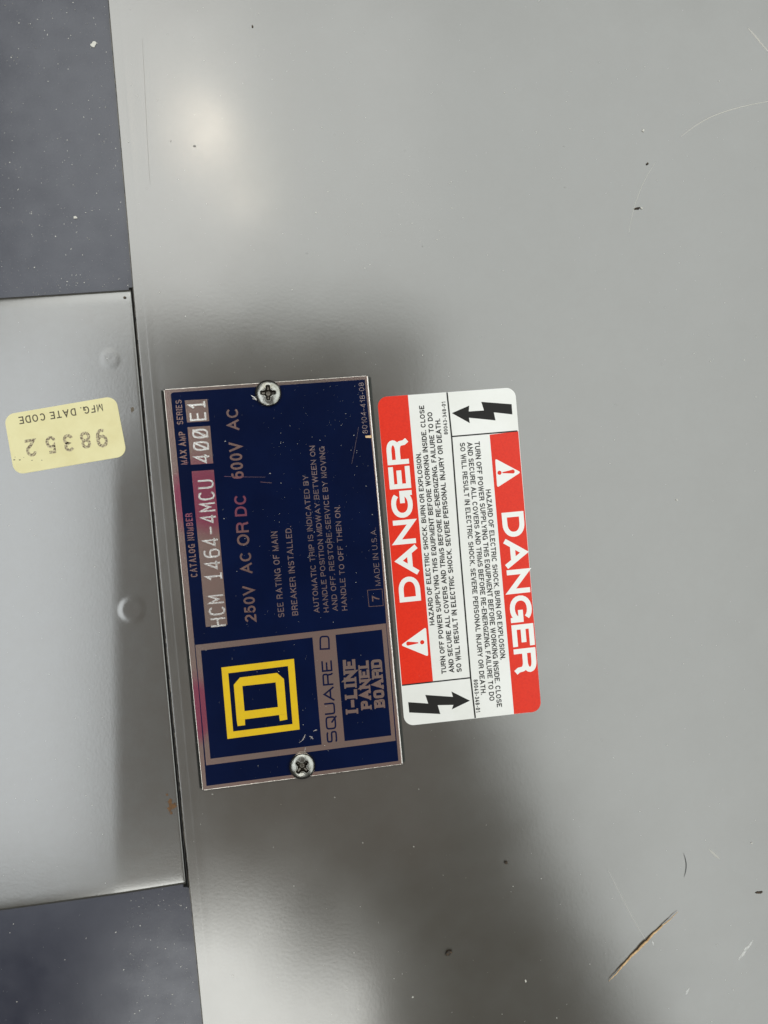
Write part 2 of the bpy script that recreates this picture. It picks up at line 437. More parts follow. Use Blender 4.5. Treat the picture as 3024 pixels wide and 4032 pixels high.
# ------------------------------------------------------------------ main cover, a folded lip along its left edge
def edge_pt(y):
    """left edge of the big cover at height y (mm)"""
    pts = [at(425, 0), at(523, 1138), at(660, 2602), at(797, 4032)]
    if y > pts[0].y: a, b = pts[0], pts[1]
    elif y < pts[-1].y: a, b = pts[-2], pts[-1]
    else:
        for a, b in zip(pts, pts[1:]):
            if b.y <= y <= a.y: break
    return a.x + (b.x - a.x) * (y - a.y) / (b.y - a.y)
def lip(d):
    """height of the big cover at distance d from its left edge"""
    prof = [(0, -.12), (.12, -.035), (.4, -.025), (2.6, -.025), (3.0, -.018), (4.6, -.028), (8, -.012), (11, 0), (14, 0)]
    for (a, za), (b, zb) in zip(prof, prof[1:]):
        if a <= d <= b:
            t = (d - a) / (b - a); t = t * t * (3 - 2 * t)
            return za + (zb - za) * t
    return 0.0
bm = bmesh.new()
ds = [0, .1, .25, .45, .7, 1.1, 1.6, 2.0, 2.4, 2.6, 2.75, 2.85, 2.95, 3.1, 3.4, 3.8, 4.2, 4.8, 5.4, 6, 6.6, 7.2, 8, 9, 10, 12, 16, 24, 40, 60, 90, 130, 180, 240]
ys = [-320 + 640 * i / 160 for i in range(161)]
grid = []
for y in ys:
    ex = edge_pt(y)
    grid.append([bm.verts.new(((ex + d) * MM, y * MM, lip(d) * MM)) for d in ds])
for r0, r1 in zip(grid, grid[1:]):
    for i in range(len(ds) - 1):
        bm.faces.new((r0[i], r0[i + 1], r1[i + 1], r1[i]))
edge = [g[0] for g in grid]
low = [bm.verts.new((v.co.x, v.co.y, -1.6 * MM)) for v in edge]
sides = [bm.faces.new((low[i], edge[i], edge[i + 1], low[i + 1])) for i in range(len(edge) - 1)]
cover = link('cover_panel', bm, 'grey_paint', None, True)
cover.data.materials.append(M['raw_edge'])
for p in cover.data.polygons[-len(sides):]:
    p.material_index = 1; p.use_smooth = False
tag(cover, 'large grey painted steel cover carrying the blue nameplate and red danger label', 'panel')
# thin worn line where the paint has rubbed off the edge
bm = bmesh.new()
pts = []
for i in range(260):
    y = 170 - i * 1.35
    pts.append((edge_pt(y) + 0.04 + random.uniform(-.03, .03), y))
for i in range(len(pts) - 1):
    if random.random() < .85:
        strip_bm(bm, [pts[i], pts[i + 1]], random.uniform(.10, .22), -.10)
link('worn_edge', bm, 'raw_edge', cover)

# ------------------------------------------------------------------ small left cover with folded rim, crease and dimples
ZC = -0.15
tl = at(0, 1172, ZC); tr = at(514, 1139, ZC); br = at(729, 3487, ZC); bl = at(0, 3586, ZC)
def line_t(a, b):
    d = (b - a).normalized(); return d
topd = (tr - tl).normalized(); botd = (br - bl).normalized(); rd = (br - tr).normalized()
ntop = Vector((-topd.y, topd.x)); nbot = Vector((-botd.y, botd.x)); nr = Vector((rd.y, -rd.x))
cA = at(432, 1900, ZC); cB = at(440, 3450, ZC)
cdv = (cB - cA).normalized(); cn = Vector((-cdv.y, cdv.x))
if cn.x < 0: cn = -cn
dimp = [(at(434, 1413, ZC), 2.9, 0.03), (at(520, 2400, ZC), 4.0, 0.13)]
def cover_z(p):
    dt = abs((p - tl).dot(ntop)); db = abs((p - bl).dot(nbot)); dr = abs((p - tr).dot(nr))
    z = ZC
    for d, R, h in ((dt, 3.6, .34), (db, 3.8, .13), (dr, 0.7, 0.15)):
        if d < R: z -= h * (1 - math.sqrt(max(0, 1 - (1 - d / R) ** 2)))
    # crease: the strip towards the gap leans a little
    s = (p - cA).dot(cn)
    fade = min(1, max(0, (at(400, 1650, ZC).y - p.y) / 25.0))
    if s > 0: z -= ((s * s / 8 if s < 4 else s - 2) * math.tan(math.radians(CREASE))) * fade
    for c, R, h in dimp:
        r = (p - c).length / R
        if r < 1.15:
            k = 1 / (1 + math.exp((r - .86) * 22))
            z += h * k
    return z
CREASE = 2.6
bm = bmesh.new(); NU, NV = 150, 260
g = []
Wd = 120.0
for j in range(NV + 1):
    v = j / NV
    # finer rows near both rims
    R0 = tr + (br - tr) * (.5 - .5 * math.cos(v * math.pi)) if False else tr + (br - tr) * v
    Ldir = (-(topd) * (1 - v) - botd * v).normalized()
    row = []
    for i in range(NU + 1):
        u = (i / NU) ** 1.5 * Wd
        p = R0 + Ldir * u
        row.append(bm.verts.new((p.x * MM, p.y * MM, cover_z(p) * MM)))
    g.append(row)
for j in range(NV):
    for i in range(NU):
        bm.faces.new((g[j][i], g[j][i + 1], g[j + 1][i + 1], g[j + 1][i]))
# right flank goes down to the sheet behind
fl = [bm.verts.new((r[0].co.x, r[0].co.y, Z_DARK * MM)) for r in g]
for j in range(NV):
    bm.faces.new((g[j][0], g[j + 1][0], fl[j + 1], fl[j]))
for row in (g[0], g[NV]):
    fr = [bm.verts.new((v.co.x, v.co.y, Z_DARK * MM)) for v in row]
    for i in range(NU): bm.faces.new((row[i], row[i + 1], fr[i + 1], fr[i]))
bmesh.ops.recalc_face_normals(bm, faces=bm.faces[:])
if sum(f.normal.z for f in bm.faces) < 0: bmesh.ops.reverse_faces(bm, faces=bm.faces[:])
small = link('side_cover', bm, 'cover_paint', None, True)
tag(small, 'small grey folded steel cover with two round dimples, carrying the cream date label', 'panel')
# dark slot between the two covers: a black strip lying in it with a rough bead of sealant
slotL = [at(514, 1132, -1.6), at(565, 1700, -1.6), at(640, 2500, -1.6), at(729, 3492, -1.6)]
slotR = [at(527, 1132, -1.6), at(579, 1700, -1.6), at(655, 2500, -1.6), at(748, 3492, -1.6)]
sheet('slot_gasket', [p + Vector((-.5, 0)) for p in slotL] + [p + Vector((.5, 0)) for p in reversed(slotR)], Z_DARK + .01, -1.55, 'gap_black')
tag(bpy.data.objects['slot_gasket'], 'black strip in the narrow slot between the two grey covers', 'gasket')
bm = bmesh.new(); pts = []; rr = []
for i in range(120):
    t = i / 119; a = slotR[0].lerp(slotR[-1], t); b = slotL[0].lerp(slotL[-1], t)
    q = a.lerp(b, .35 + random.uniform(-.04, .04)); pts.append((q.x, q.y, -1.1)); rr.append(.13 + random.uniform(0, .07))
tube_bm(bm, pts, rr, 6)
link('sealant_bead', bm, 'gasket', bpy.data.objects['slot_gasket'], True)

# ------------------------------------------------------------------ blotches, scratches and chips
def blob(c, rx, ry, rot=0, n=9, rough=.35):
    o = []
    for i in range(n):
        a = i / n * 6.28318; k = 1 + random.uniform(-rough, rough)
        x, y = rx * k * math.cos(a), ry * k * math.sin(a)
        o.append(Vector((c[0] + x * math.cos(rot) - y * math.sin(rot), c[1] + x * math.sin(rot) + y * math.cos(rot))))
    return o
def stain(name, px, py, rx, ry, m, parent, z, rot=0, label=None):
    o = sheet(name, blob(at(px, py, z), rx, ry, rot, 14, .3), z - .02, z + .02, m, parent)
    if label: o['label'] = label
    return o
bm = bmesh.new()
for px, py, rx, ry, r in ((668, 3165, .9, 1.3, .3), (676, 3178, 1.5, .7, .2), (666, 3190, .6, .9, 0), (655, 3132, .45, .35, 0), (684, 3170, .7, .35, .4), (672, 3205, .4, .5, 0)):
    c = at(px, py, ZC); zz = cover_z(c) + .03 + random.uniform(0, .02)
    sheet_bm(bm, blob(c, rx * .9, ry * .9, r, 13, .5), zz - .15, zz)
link('rust_spot', bm, 'rust', small)['label'] = 'orange rust spot beside the slot'
for px, py, rx, ry in ((521, 1612, .45, .95),):
    c = at(px, py, ZC); zz = cover_z(c) + .02
    sheet('rust_stain', blob(c, rx, ry, -.1, 13, .3), zz - .05, zz, 'rust_pale', small)['label'] = 'faint brown stain right of the cream label'
c = at(492, 1172, ZC); zz = cover_z(c)
bm = bmesh.new(); sheet_bm(bm, blob(c, .55, .4, 0, 9, .2), zz - .1, zz + .12)
chip = link('dirt_speck', bm, 'dirt')
tag(chip, 'tiny dark speck near the top right corner of the small left cover', 'speck', 'dark specks on the steel')

def scratch(pts, wdt, m='scratch', z=.012, label=None, parent=cover, jitter=.06):
    P = [at(*p, z) for p in pts]
    # smooth through the points
    out = []
    n = len(P)
    for i in range(n - 1):
        p0, p1, p2, p3 = P[max(0, i - 1)], P[i], P[i + 1], P[min(n - 1, i + 2)]
        for k in range(12):
            t = k / 12
            q = ((p1 * 2) + (p2 - p0) * t + (p0 * 2 - p1 * 5 + p2 * 4 - p3) * t * t + (p1 * 3 - p0 - p2 * 3 + p3) * t ** 3) * .5
            out.append(q + Vector((random.uniform(-1, 1), random.uniform(-1, 1))) * jitter * .4)
    out.append(P[-1])
    bm = bmesh.new(); strip_bm(bm, out, wdt, z, False, lambda s: .25 + .75 * math.sin(math.pi * min(1, max(0, s))) ** .5)
    o = link('scratch', bm, m, parent)
    if label: o['label'] = label
    return o
scratch([I_(968, 1082), I_(1100, 985), I_(1250, 908), I_(1450, 845), I_(1700, 795)], .20, label='long pale curved scratch at the right edge')
scratch([I_(765, 1285), I_(690, 1410), I_(640, 1520), I_(590, 1670), I_(555, 1845)], .20, 'scratch_fine', label='faint curved scratch below the long one')
scratch([I_(1500, 225), I_(1560, 290), I_(1600, 340), I_(1670, 420)], .38, 'scratch', label='short rough scratch in the top right corner', jitter=.25)
scratch([H_(390, 450), H_(470, 610), H_(590, 840), H_(690, 1010)], .16, 'scratch_fine')
scratch([(560, 150), (568, 300), (584, 620), (592, 730)], .05, 'rust_pale', jitter=.02, label='fine score line near the left edge')
scratch([C_(400, 60), C_(405, 200)], .1, 'scratch_fine')
def scuff(p0, p1, wd, label=None, m='scuff'):
    a, b = at(*p0), at(*p1); d = (b - a); nn = Vector((-d.y, d.x)).normalized()
    pts = []
    K = 9
    for i in range(K + 1): pts.append(a + d * (i / K) + nn * wd * (.25 + .75 * math.sin(math.pi * i / K)) * random.uniform(.5, 1.1) * .5)
    for i in range(K, -1, -1): pts.append(a + d * (i / K) - nn * wd * (.25 + .75 * math.sin(math.pi * i / K)) * random.uniform(.5, 1.1) * .5)
    o = sheet('scuff', pts, 0, .014, m, cover)
    if label: o['label'] = label
scuff(H_(1425, 1165), H_(1540, 1010), 1.3, 'white scuff near the lower right corner')
scuff(H_(1008, 1440), H_(1035, 1390), .8, 'small white scuff at the bottom')
scuff(H_(1190, 290), H_(1275, 368), .8, 'pale grey scuff right of the hair', 'scratch_fine')
scuff(H_(742, 1015), H_(752, 1052), .5)

# ------------------------------------------------------------------ loose bits lying on the covers
def along(p0, p1, n, wob, z):
    a, b = at(*p0, z), at(*p1, z); d = b - a; nn = Vector((-d.y, d.x)).normalized()
    return [a + d * (i / (n - 1)) + nn * wob(i / (n - 1)) for i in range(n)]
sp = along(H_(396, 1338), H_(944, 786), 40, lambda t: .55 * math.sin(math.pi * t) + .07 * math.sin(t * 41) + .05 * math.sin(t * 97), .4)
bm = bmesh.new()
tube_bm(bm, [(p.x, p.y, .38 + .12 * math.sin(i * .4)) for i, p in enumerate(sp)],
        [.05 + .27 * math.sin(math.pi * (i / 39) ** .85) + random.uniform(-.03, .03) for i in range(40)], 7)
o = link('wood_splinter', bm, 'wood', None, True)
tag(o, 'long thin tan wood splinter lying slanted near the bottom right', 'splinter')
bm = bmesh.new()
hp = [H_(990, 322), H_(1003, 360), H_(1011, 400), H_(1011, 440), H_(1004, 480), H_(994, 512)]
P = [at(*p, .15) for p in hp]
hp2 = []
for i in range(len(P) - 1):
    for k in range(4): hp2.append(P[i].lerp(P[i + 1], k / 4))
hp2.append(P[-1])
tube_bm(bm, [(p.x, p.y, .15) for p in hp2], [.025 + .06 * math.sin(math.pi * i / (len(hp2) - 1)) for i in range(len(hp2))], 5)
tag(link('hair', bm, 'hair', None, True), 'short curved dark hair above the wood splinter', 'hair')
def speck(px, py, rx, ry, m, label, cat='speck', group=None, h=.25, rot=0, z=0, name='dirt_speck'):
    bm = bmesh.new(); c = at(px, py, z)
    sheet_bm(bm, blob(c, rx, ry, rot, 10, .28), z, z + h, 0)
    # uneven top
    for v in bm.verts:
        if v.co.z > (z + h * .5) * MM: v.co.z += random.uniform(-.3, .5) * h * MM
    o = link(name, bm, m); tag(o, label, cat, group or ('dark specks on the steel' if cat == 'speck' else None)); return o
q = J_(552, 1135); speck(q[0], q[1], 1.1, .75, 'dirt', 'biggest dark crumb, lying below the nameplate near the bottom edge', h=.7, rot=.5)
q = J_(1019, 405); speck(q[0], q[1], .48, .5, 'dirt', 'round dark speck below the danger label', h=.4)
q = H_(1587, 631); speck(q[0], q[1], 1.1, .35, 'dirt', 'flat brown fleck close to the right edge near the bottom', h=.15)
q = I_(700, 1298); speck(q[0], q[1], .33, .38, 'dirt', 'tiny dark speck above the black chip at upper right', h=.3)
q = I_(620, 1652); speck(q[0], q[1], 1.05, .32, 'dirt', 'black elongated chip with a white tip at upper right', h=.3, rot=.1)
q = (994, 104); speck(q[0], q[1], .22, .35, 'dirt', 'tiny dark speck at the top edge left of the middle', h=.2)
q = (766, 575); speck(q[0], q[1], .34, .3, 'dust_dim', 'small grey speck inside the bright reflection', h=.15)
def flake(px, py, rx, ry, label, z=0, rot=0):
    speck(px, py, rx, ry, 'dust', label, 'flake', 'white paint flakes on the steel', .2, rot, z, 'paint_flake')
flake(369, 176, .85, .7, 'largest white flake, on the dark sheet at the top', Z_DARK, .5)
flake(297, 857, .55, .45, 'white flake on the dark sheet above the small cover', Z_DARK)
q = I_(655, 1650); flake(q[0], q[1], .35, .25, 'white tip beside the black chip at upper right', .05)
q = I_(668, 1035); flake(q[0], q[1], .35, .42, 'white flake between the two curved scratches')
q = H_(1527, 240); flake(q[0], q[1], .26, .22, 'small white flake near the right edge above the splinter')
flake(2664, 1968, .32, .26, 'lone white flake right of the danger label')
q = J_(1181, 1372); flake(q[0], q[1], .25, .38, 'white flake at the bottom centre right of the crumb')
q = J_(260, 1503); flake(q[0], q[1], .24, .24, 'tiny white flake at the bottom in the bright patch')

# ------------------------------------------------------------------ nameplate
ZP = 1.5                                   # top of the plate
pc = [A_(122, 230), B_(1230, 80), D_(1197, 2100), C_(325, 2130)]
P4 = [at(*p, ZP) for p in pc]
plate = empty('nameplate', sum(P4, Vector((0, 0))) / 4, 0)
tag(plate, 'blue and bare metal electrical nameplate with yellow square logo, screwed to the cover', 'nameplate')
# dark strips added beside the plate stand in for the shade along its edge
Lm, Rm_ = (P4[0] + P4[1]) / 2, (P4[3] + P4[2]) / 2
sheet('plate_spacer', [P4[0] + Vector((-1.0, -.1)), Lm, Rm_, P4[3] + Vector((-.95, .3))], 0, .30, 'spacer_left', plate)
sheet('plate_spacer', [Lm, P4[1] + Vector((1.25, -.3)), P4[2] + Vector((1.15, .2)), Rm_], 0, .302, 'spacer', plate)
sheet('plate_core', inset(list(reversed(P4)), .6), .30, .75, 'gap_black', plate)
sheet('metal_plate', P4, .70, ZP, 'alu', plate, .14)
# rolled bright edge: a rounded bead on each side
def bead(a, b, r, z, n, off, m='alu_edge', wav=.02):
    d = b - a; nn = Vector((-d.y, d.x)).normalized(); bm = bmesh.new()
    pts = [a + d * (i / n) + nn * (off + random.uniform(-wav, wav)) for i in range(n + 1)]
    tube_bm(bm, [(p.x, p.y, z) for p in pts], [r + random.uniform(-wav, wav) * .6 for _ in pts], 8)
    return link('plate_edge', bm, m, plate, True)
bead(P4[0], P4[3], .13, ZP - .10, 300, .10)
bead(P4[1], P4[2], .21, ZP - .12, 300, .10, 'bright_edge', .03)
bead(P4[0], P4[1], .14, ZP - .12, 90, -.08)
bead(P4[3], P4[2], .14, ZP - .12, 90, .08)
ZB = ZP + .02
bf = [A_(197, 265), B_(1206, 122), B_(1290, 900), B_(1345, 1440), D_(1030, 620), D_(1080, 1150), D_(1158, 2062), C_(360, 2090), C_(300, 1350), C_(178, 0), A_(262, 900)]
bfp = [at(*p, ZB) for p in bf]
sheet('blue_field', rounded(bfp, [.8] + [0] * 10, 5), ZP - .02, ZB, 'blue', plate)
ZM = ZB + .025
def patch(name, quad, z, m, parent=plate, r=0.0, th=.02, label=None):
    c = [at(*p, z) for p in quad]
    o = sheet(name, rounded(c, r, 4) if r else c, z - th, z, m, parent)
    if label: o['label'] = label
    return o
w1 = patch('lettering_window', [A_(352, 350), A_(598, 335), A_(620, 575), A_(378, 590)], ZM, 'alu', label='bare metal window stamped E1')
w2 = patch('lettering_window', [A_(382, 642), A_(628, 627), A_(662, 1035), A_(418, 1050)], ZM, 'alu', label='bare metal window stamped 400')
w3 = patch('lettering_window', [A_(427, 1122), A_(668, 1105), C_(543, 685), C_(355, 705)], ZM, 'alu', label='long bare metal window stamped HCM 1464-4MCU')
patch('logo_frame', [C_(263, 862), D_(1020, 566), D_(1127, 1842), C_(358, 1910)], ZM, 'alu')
ZN = ZM + .025
patch('logo_field', [C_(312, 910), D_(222, 718), D_(322, 1885), C_(395, 1853)], ZN, 'blue')
patch('title_field', [D_(472, 690), D_(978, 633), D_(1080, 1785), D_(572, 1847)], ZN, 'blue')
ZY = ZN + .025
def ring(name, outer, inner, z, m, parent):
    o = [at(*p, z) for p in outer]; i = [at(*p, z) for p in inner]
    bm = bmesh.new(); n = len(o)
    vo = [bm.verts.new((p.x * MM, p.y * MM, z * MM)) for p in o]; vi = [bm.verts.new((p.x * MM, p.y * MM, z * MM)) for p in i]
    bo = [bm.verts.new((p.x * MM, p.y * MM, (z - .02) * MM)) for p in o]; bi = [bm.verts.new((p.x * MM, p.y * MM, (z - .02) * MM)) for p in i]
    for k in range(n):
        j = (k + 1) % n
        bm.faces.new((vo[k], vo[j], vi[j], vi[k])); bm.faces.new((bo[k], bo[j], vo[j], vo[k])); bm.faces.new((vi[k], vi[j], bi[j], bi[k]))
    bmesh.ops.recalc_face_normals(bm, faces=bm.faces[:])
    return link(name, bm, m, parent)
ring('logo_square', [C_(490, 1058), C_(1122, 982), C_(1172, 1597), C_(543, 1680)], [C_(550, 1108), C_(1070, 1045), C_(1110, 1550), C_(593, 1615)], ZY, 'yellow', plate)
# the letter D: ring of the bowl, then two feet
bowl_o = [C_(598, 1208), C_(652, 1145), C_(975, 1105), C_(1035, 1158), C_(1060, 1462), C_(624, 1518)]
bowl_i = [C_(673, 1220), C_(673.5, 1219.5), C_(962.5, 1187), C_(963, 1188), C_(983, 1402), C_(692, 1438)]
lD = ring('logo_letter', bowl_o, bowl_i, ZY, 'yellow', plate)
bm = bmesh.new()
sheet_bm(bm, [at(*p, ZY) for p in (C_(624, 1518.5), C_(695, 1509.5), C_(697, 1560), C_(632, 1568))], ZY - .02, ZY)
sheet_bm(bm, [at(*p, ZY) for p in (C_(993, 1471.5), C_(1060, 1462.5), C_(1065, 1510), C_(1000, 1523))], ZY - .02, ZY)
link('logo_letter_foot', bm, 'yellow', plate)
# printed words left bare in the blue
T1 = ZB + .03
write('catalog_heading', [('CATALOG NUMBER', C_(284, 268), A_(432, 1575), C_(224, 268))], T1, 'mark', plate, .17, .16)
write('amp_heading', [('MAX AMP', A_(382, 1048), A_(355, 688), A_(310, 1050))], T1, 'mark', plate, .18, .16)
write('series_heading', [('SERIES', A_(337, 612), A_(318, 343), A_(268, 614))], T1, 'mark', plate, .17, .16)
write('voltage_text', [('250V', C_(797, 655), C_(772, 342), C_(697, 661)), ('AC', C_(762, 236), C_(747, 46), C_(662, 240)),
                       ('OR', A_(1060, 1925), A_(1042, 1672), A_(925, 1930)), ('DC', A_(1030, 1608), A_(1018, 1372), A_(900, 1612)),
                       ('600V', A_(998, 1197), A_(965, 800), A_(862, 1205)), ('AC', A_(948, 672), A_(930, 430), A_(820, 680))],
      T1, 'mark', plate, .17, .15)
write('rating_text', [('SEE RATING OF MAIN', C_(1040, 618), A_(1357, 1775), C_(986, 620)),
                      ('BREAKER INSTALLED.', C_(1160, 602), A_(1510, 1718), C_(1108, 604))], T1, 'mark_dim', plate, .15, .2)
write('trip_text', [('AUTOMATIC TRIP IS INDICATED BY', D_(300, 448), B_(588, 1163), D_(241, 452)),
                    ('HANDLE POSITION MIDWAY BETWEEN ON', D_(402, 440), B_(660, 842), D_(345, 444)),
                    ('AND OFF. RESTORE SERVICE BY MOVING', D_(500, 428), B_(766, 852), D_(442, 432)),
                    ('HANDLE TO OFF THEN ON.', D_(602, 422), B_(934, 1492), D_(544, 426))], T1, 'mark_dim', plate, .15, .2)
write('origin_text', [('MADE IN U.S.A.', D_(965, 152), B_(1326, 1738), D_(907, 156))], T1, 'mark_dim', plate, .10, .24)
write('part_number', [('80104-418-08', B_(1240, 708), B_(1194, 155), B_(1184, 712))], T1, 'mark_dim', plate, .10, .24)
bm = bmesh.new(); strip_bm(bm, [at(*p, T1) for p in (D_(820, 205), D_(980, 190), D_(993, 372), D_(838, 383))], .14, T1, True)
box = link('number_box', bm, 'mark', plate)
write('box_number', [('7', D_(952, 322), D_(948, 260), D_(872, 326))], T1, 'mark', box, .17, .1)
write('maker_name', [('SQUARE', D_(495, 1858), D_(432, 968), D_(380, 1868)), ('D', D_(412, 850), D_(408, 697), D_(300, 856))],
      ZM + .03, 'blue_print', plate, .155, .16, G_WIDE)
def slab(lines, z, m, parent, t):
    bm = bmesh.new(); k = 0
    for text, p0, p1, cap in lines:
        a, u, v, L, H = frame_of(p0, p1, cap, z); tt = t * H
        ws = [{'I': .16, '-': .34, 'N': .62, 'A': .62, 'R': .62, 'O': .52, 'D': .52, 'B': .52, 'P': .50, 'E': .50, 'L': .46}[c] for c in text]
        sgap = .20
        kx = (L / H - (len(text) - 1) * .03) / sum(x + .34 for x in ws)
        x = 0
        for ch, wd in zip(text, ws):
            adv = (wd + .34) * kx * H; sw = max(.01, wd * kx * H); x0 = x + .17 * kx * H
            for s in G_WIDE[ch][1]:
                pts = [a + u * (x0 + p[0] * sw) + v * (tt * .5 + p[1] * (H - tt)) for p in extend(s, tt * .5, sw, H - tt, ch)]
                closed = len(pts) > 8 and (pts[0] - pts[-1]).length < 1e-3
                strip_bm(bm, pts, tt * 1.0, z + .006 * (k % 5), closed); k += 1
            for sx, sy in SERIF.get(ch, []):
                cx, cy = x0 + sx * sw, (.07 if sy == 0 else .93) * H
                hw = .17 * H * kx * 1.25
                strip_bm(bm, [a + u * (cx - hw) + v * cy, a + u * (cx + hw) + v * cy], .14 * H, z + .006 * (k % 5)); k += 1
            x += adv + .03 * H
    return link('product_title', bm, m, parent)
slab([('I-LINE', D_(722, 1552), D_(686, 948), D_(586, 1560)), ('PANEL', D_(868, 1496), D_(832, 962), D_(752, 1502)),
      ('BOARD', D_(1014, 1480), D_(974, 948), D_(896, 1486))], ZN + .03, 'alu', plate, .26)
# stamped characters: double rows of small raised points on a raised ridge
ST = dict(G_WIDE)
sq = glyphs(2.6)
ST = {'H': sq['H'][1], 'C': sq['C'][1], 'M': [[(0, 0), (0, 1), (.5, .35), (1, 1), (1, 0)]], 'U': sq['U'][1],
      '1': [[(.1, .72), (.5, 1), (.5, 0)], [(.1, 0), (.95, 0)]], '4': [[(.72, 0), (.72, 1), (0, .25), (1, .25)]],
      '6': [sq['6'][1][0], sq['6'][1][1]], '-': [[(.0, .42), (1, .42)]], 'E': sq['E'][1], ' ': [],
      '0': [sq['0'][1][0], [(0, -.02), (1, 1.02)]]}
def emboss(text, p0, p1, cap, z, parent, capscale=1.0):
    a, u, v, L, H = frame_of(p0, p1, cap, z)
    n = len(text); adv = L / (n - .32); wch = adv * .68
    bm = bmesh.new(); ridge = bmesh.new(); off = .19; step = .33; r = .125; kk = 0
    for i, ch in enumerate(text):
        for s in ST[ch]:
            pts = [a + u * (i * adv + wch * .04 + p[0] * wch * .92) + v * (.3 + p[1] * (H - .6)) for p in s]
            strip_bm(ridge, pts, .52, z + .03 + .004 * (kk % 4)); kk += 1
            # resample
            seg = []
            for q0, q1 in zip(pts, pts[1:]):
                m_ = max(1, int((q1 - q0).length / .08))
                seg += [q0.lerp(q1, j / m_) for j in range(m_)]
            seg.append(pts[-1])
            acc = 0; last = seg[0]; idx = 0
            out = [seg[0]]
            for q in seg[1:]:
                acc += (q - last).length; last = q
                if acc >= step: out.append(q); acc = 0
            for j, q in enumerate(out):
                d = (out[min(j + 1, len(out) - 1)] - out[max(j - 1, 0)])
                if d.length < 1e-6: continue
                d.normalize(); nn = Vector((-d.y, d.x))
                for sg in (-1, 1):
                    c = q + nn * off * sg + Vector((random.uniform(-.03, .03), random.uniform(-.03, .03)))
                    hgt = .16 + random.uniform(-.03, .05)
                    base = [bm.verts.new(((c.x + r * math.cos(t)) * MM, (c.y + r * math.sin(t)) * MM, z * MM)) for t in [h * 1.0472 for h in range(6)]]
                    mid = [bm.verts.new(((c.x + r * .6 * math.cos(t)) * MM, (c.y + r * .6 * math.sin(t)) * MM, (z + hgt * .8) * MM)) for t in [h * 1.0472 for h in range(6)]]
                    tp = bm.verts.new((c.x * MM, c.y * MM, (z + hgt) * MM))
                    for h in range(6):
                        g_ = (h + 1) % 6
                        bm.faces.new((base[h], base[g_], mid[g_], mid[h])); bm.faces.new((mid[h], mid[g_], tp))
    me = bpy.data.meshes.new('tmp'); ridge.to_mesh(me); ridge.free(); bm.from_mesh(me)
    return link('stamped_lettering', bm, 'emboss', parent, True)
emboss('HCM 1464-4MCU', C_(537, 690), A_(665, 1212), C_(391, 694), ZM, w3)
emboss('400', A_(632, 1022), A_(606, 660), A_(455, 1030), ZM, w2)
emboss('E1', A_(592, 558), A_(574, 350), A_(408, 566), ZM, w1)
# nicks and scrapes in the enamel near the lower screw
for (x0, y0), (x1, y1), wd in ((C_(1165, 1715), C_(1212, 1678), .16), (C_(1195, 1690), C_(1222, 1640), .3), (C_(1255, 1655), C_(1290, 1680), .3), (C_(1268, 1680), C_(1280, 1655), .2),
                               (C_(1290, 1612), C_(1325, 1600), .32), (C_(1222, 1750), C_(1210, 1795), .22), (A_(1075, 295), A_(1135, 345), .35), (A_(1090, 330), A_(1135, 350), .2)):
    bm = bmesh.new(); strip_bm(bm, [at(x0, y0, ZN + .02), at((x0 + x1) / 2 + 2, (y0 + y1) / 2 - 1, ZN + .02), at(x1, y1, ZN + .02)], wd, ZN + .02 + random.random() * .02, False, lambda s: .3 + .7 * math.sin(3.1416 * s))
    link('enamel_nick', bm, 'emboss', plate)
bm = bmesh.new()
strip_bm(bm, [at(*p, ZB + .03) for p in (B_(1138, 640), B_(1120, 750), B_(1100, 860), B_(1065, 1040))], .06, ZB + .03)
link('fine_scratch', bm, 'mark_dim', plate); bm = bmesh.new()
strip_bm(bm, [at(*p, ZB + .03) for p in (A_(780, 1178), A_(1060, 1184), A_(1230, 1185))], .08, ZB + .03)
link('fine_scratch', bm, 'mark_dim', plate); bm = bmesh.new()
strip_bm(bm, [at(*p, ZB + .03) for p in (A_(1175, 1238), A_(1300, 1248))], .10, ZB + .03)
link('fine_scratch', bm, 'mark_dim', plate)
patch('brown_chip', [B_(1212, 735), B_(1278, 730), B_(1280, 758), B_(1216, 756)], ZB + .15, 'wood', th=.13, label='small tan chip stuck at the right edge')

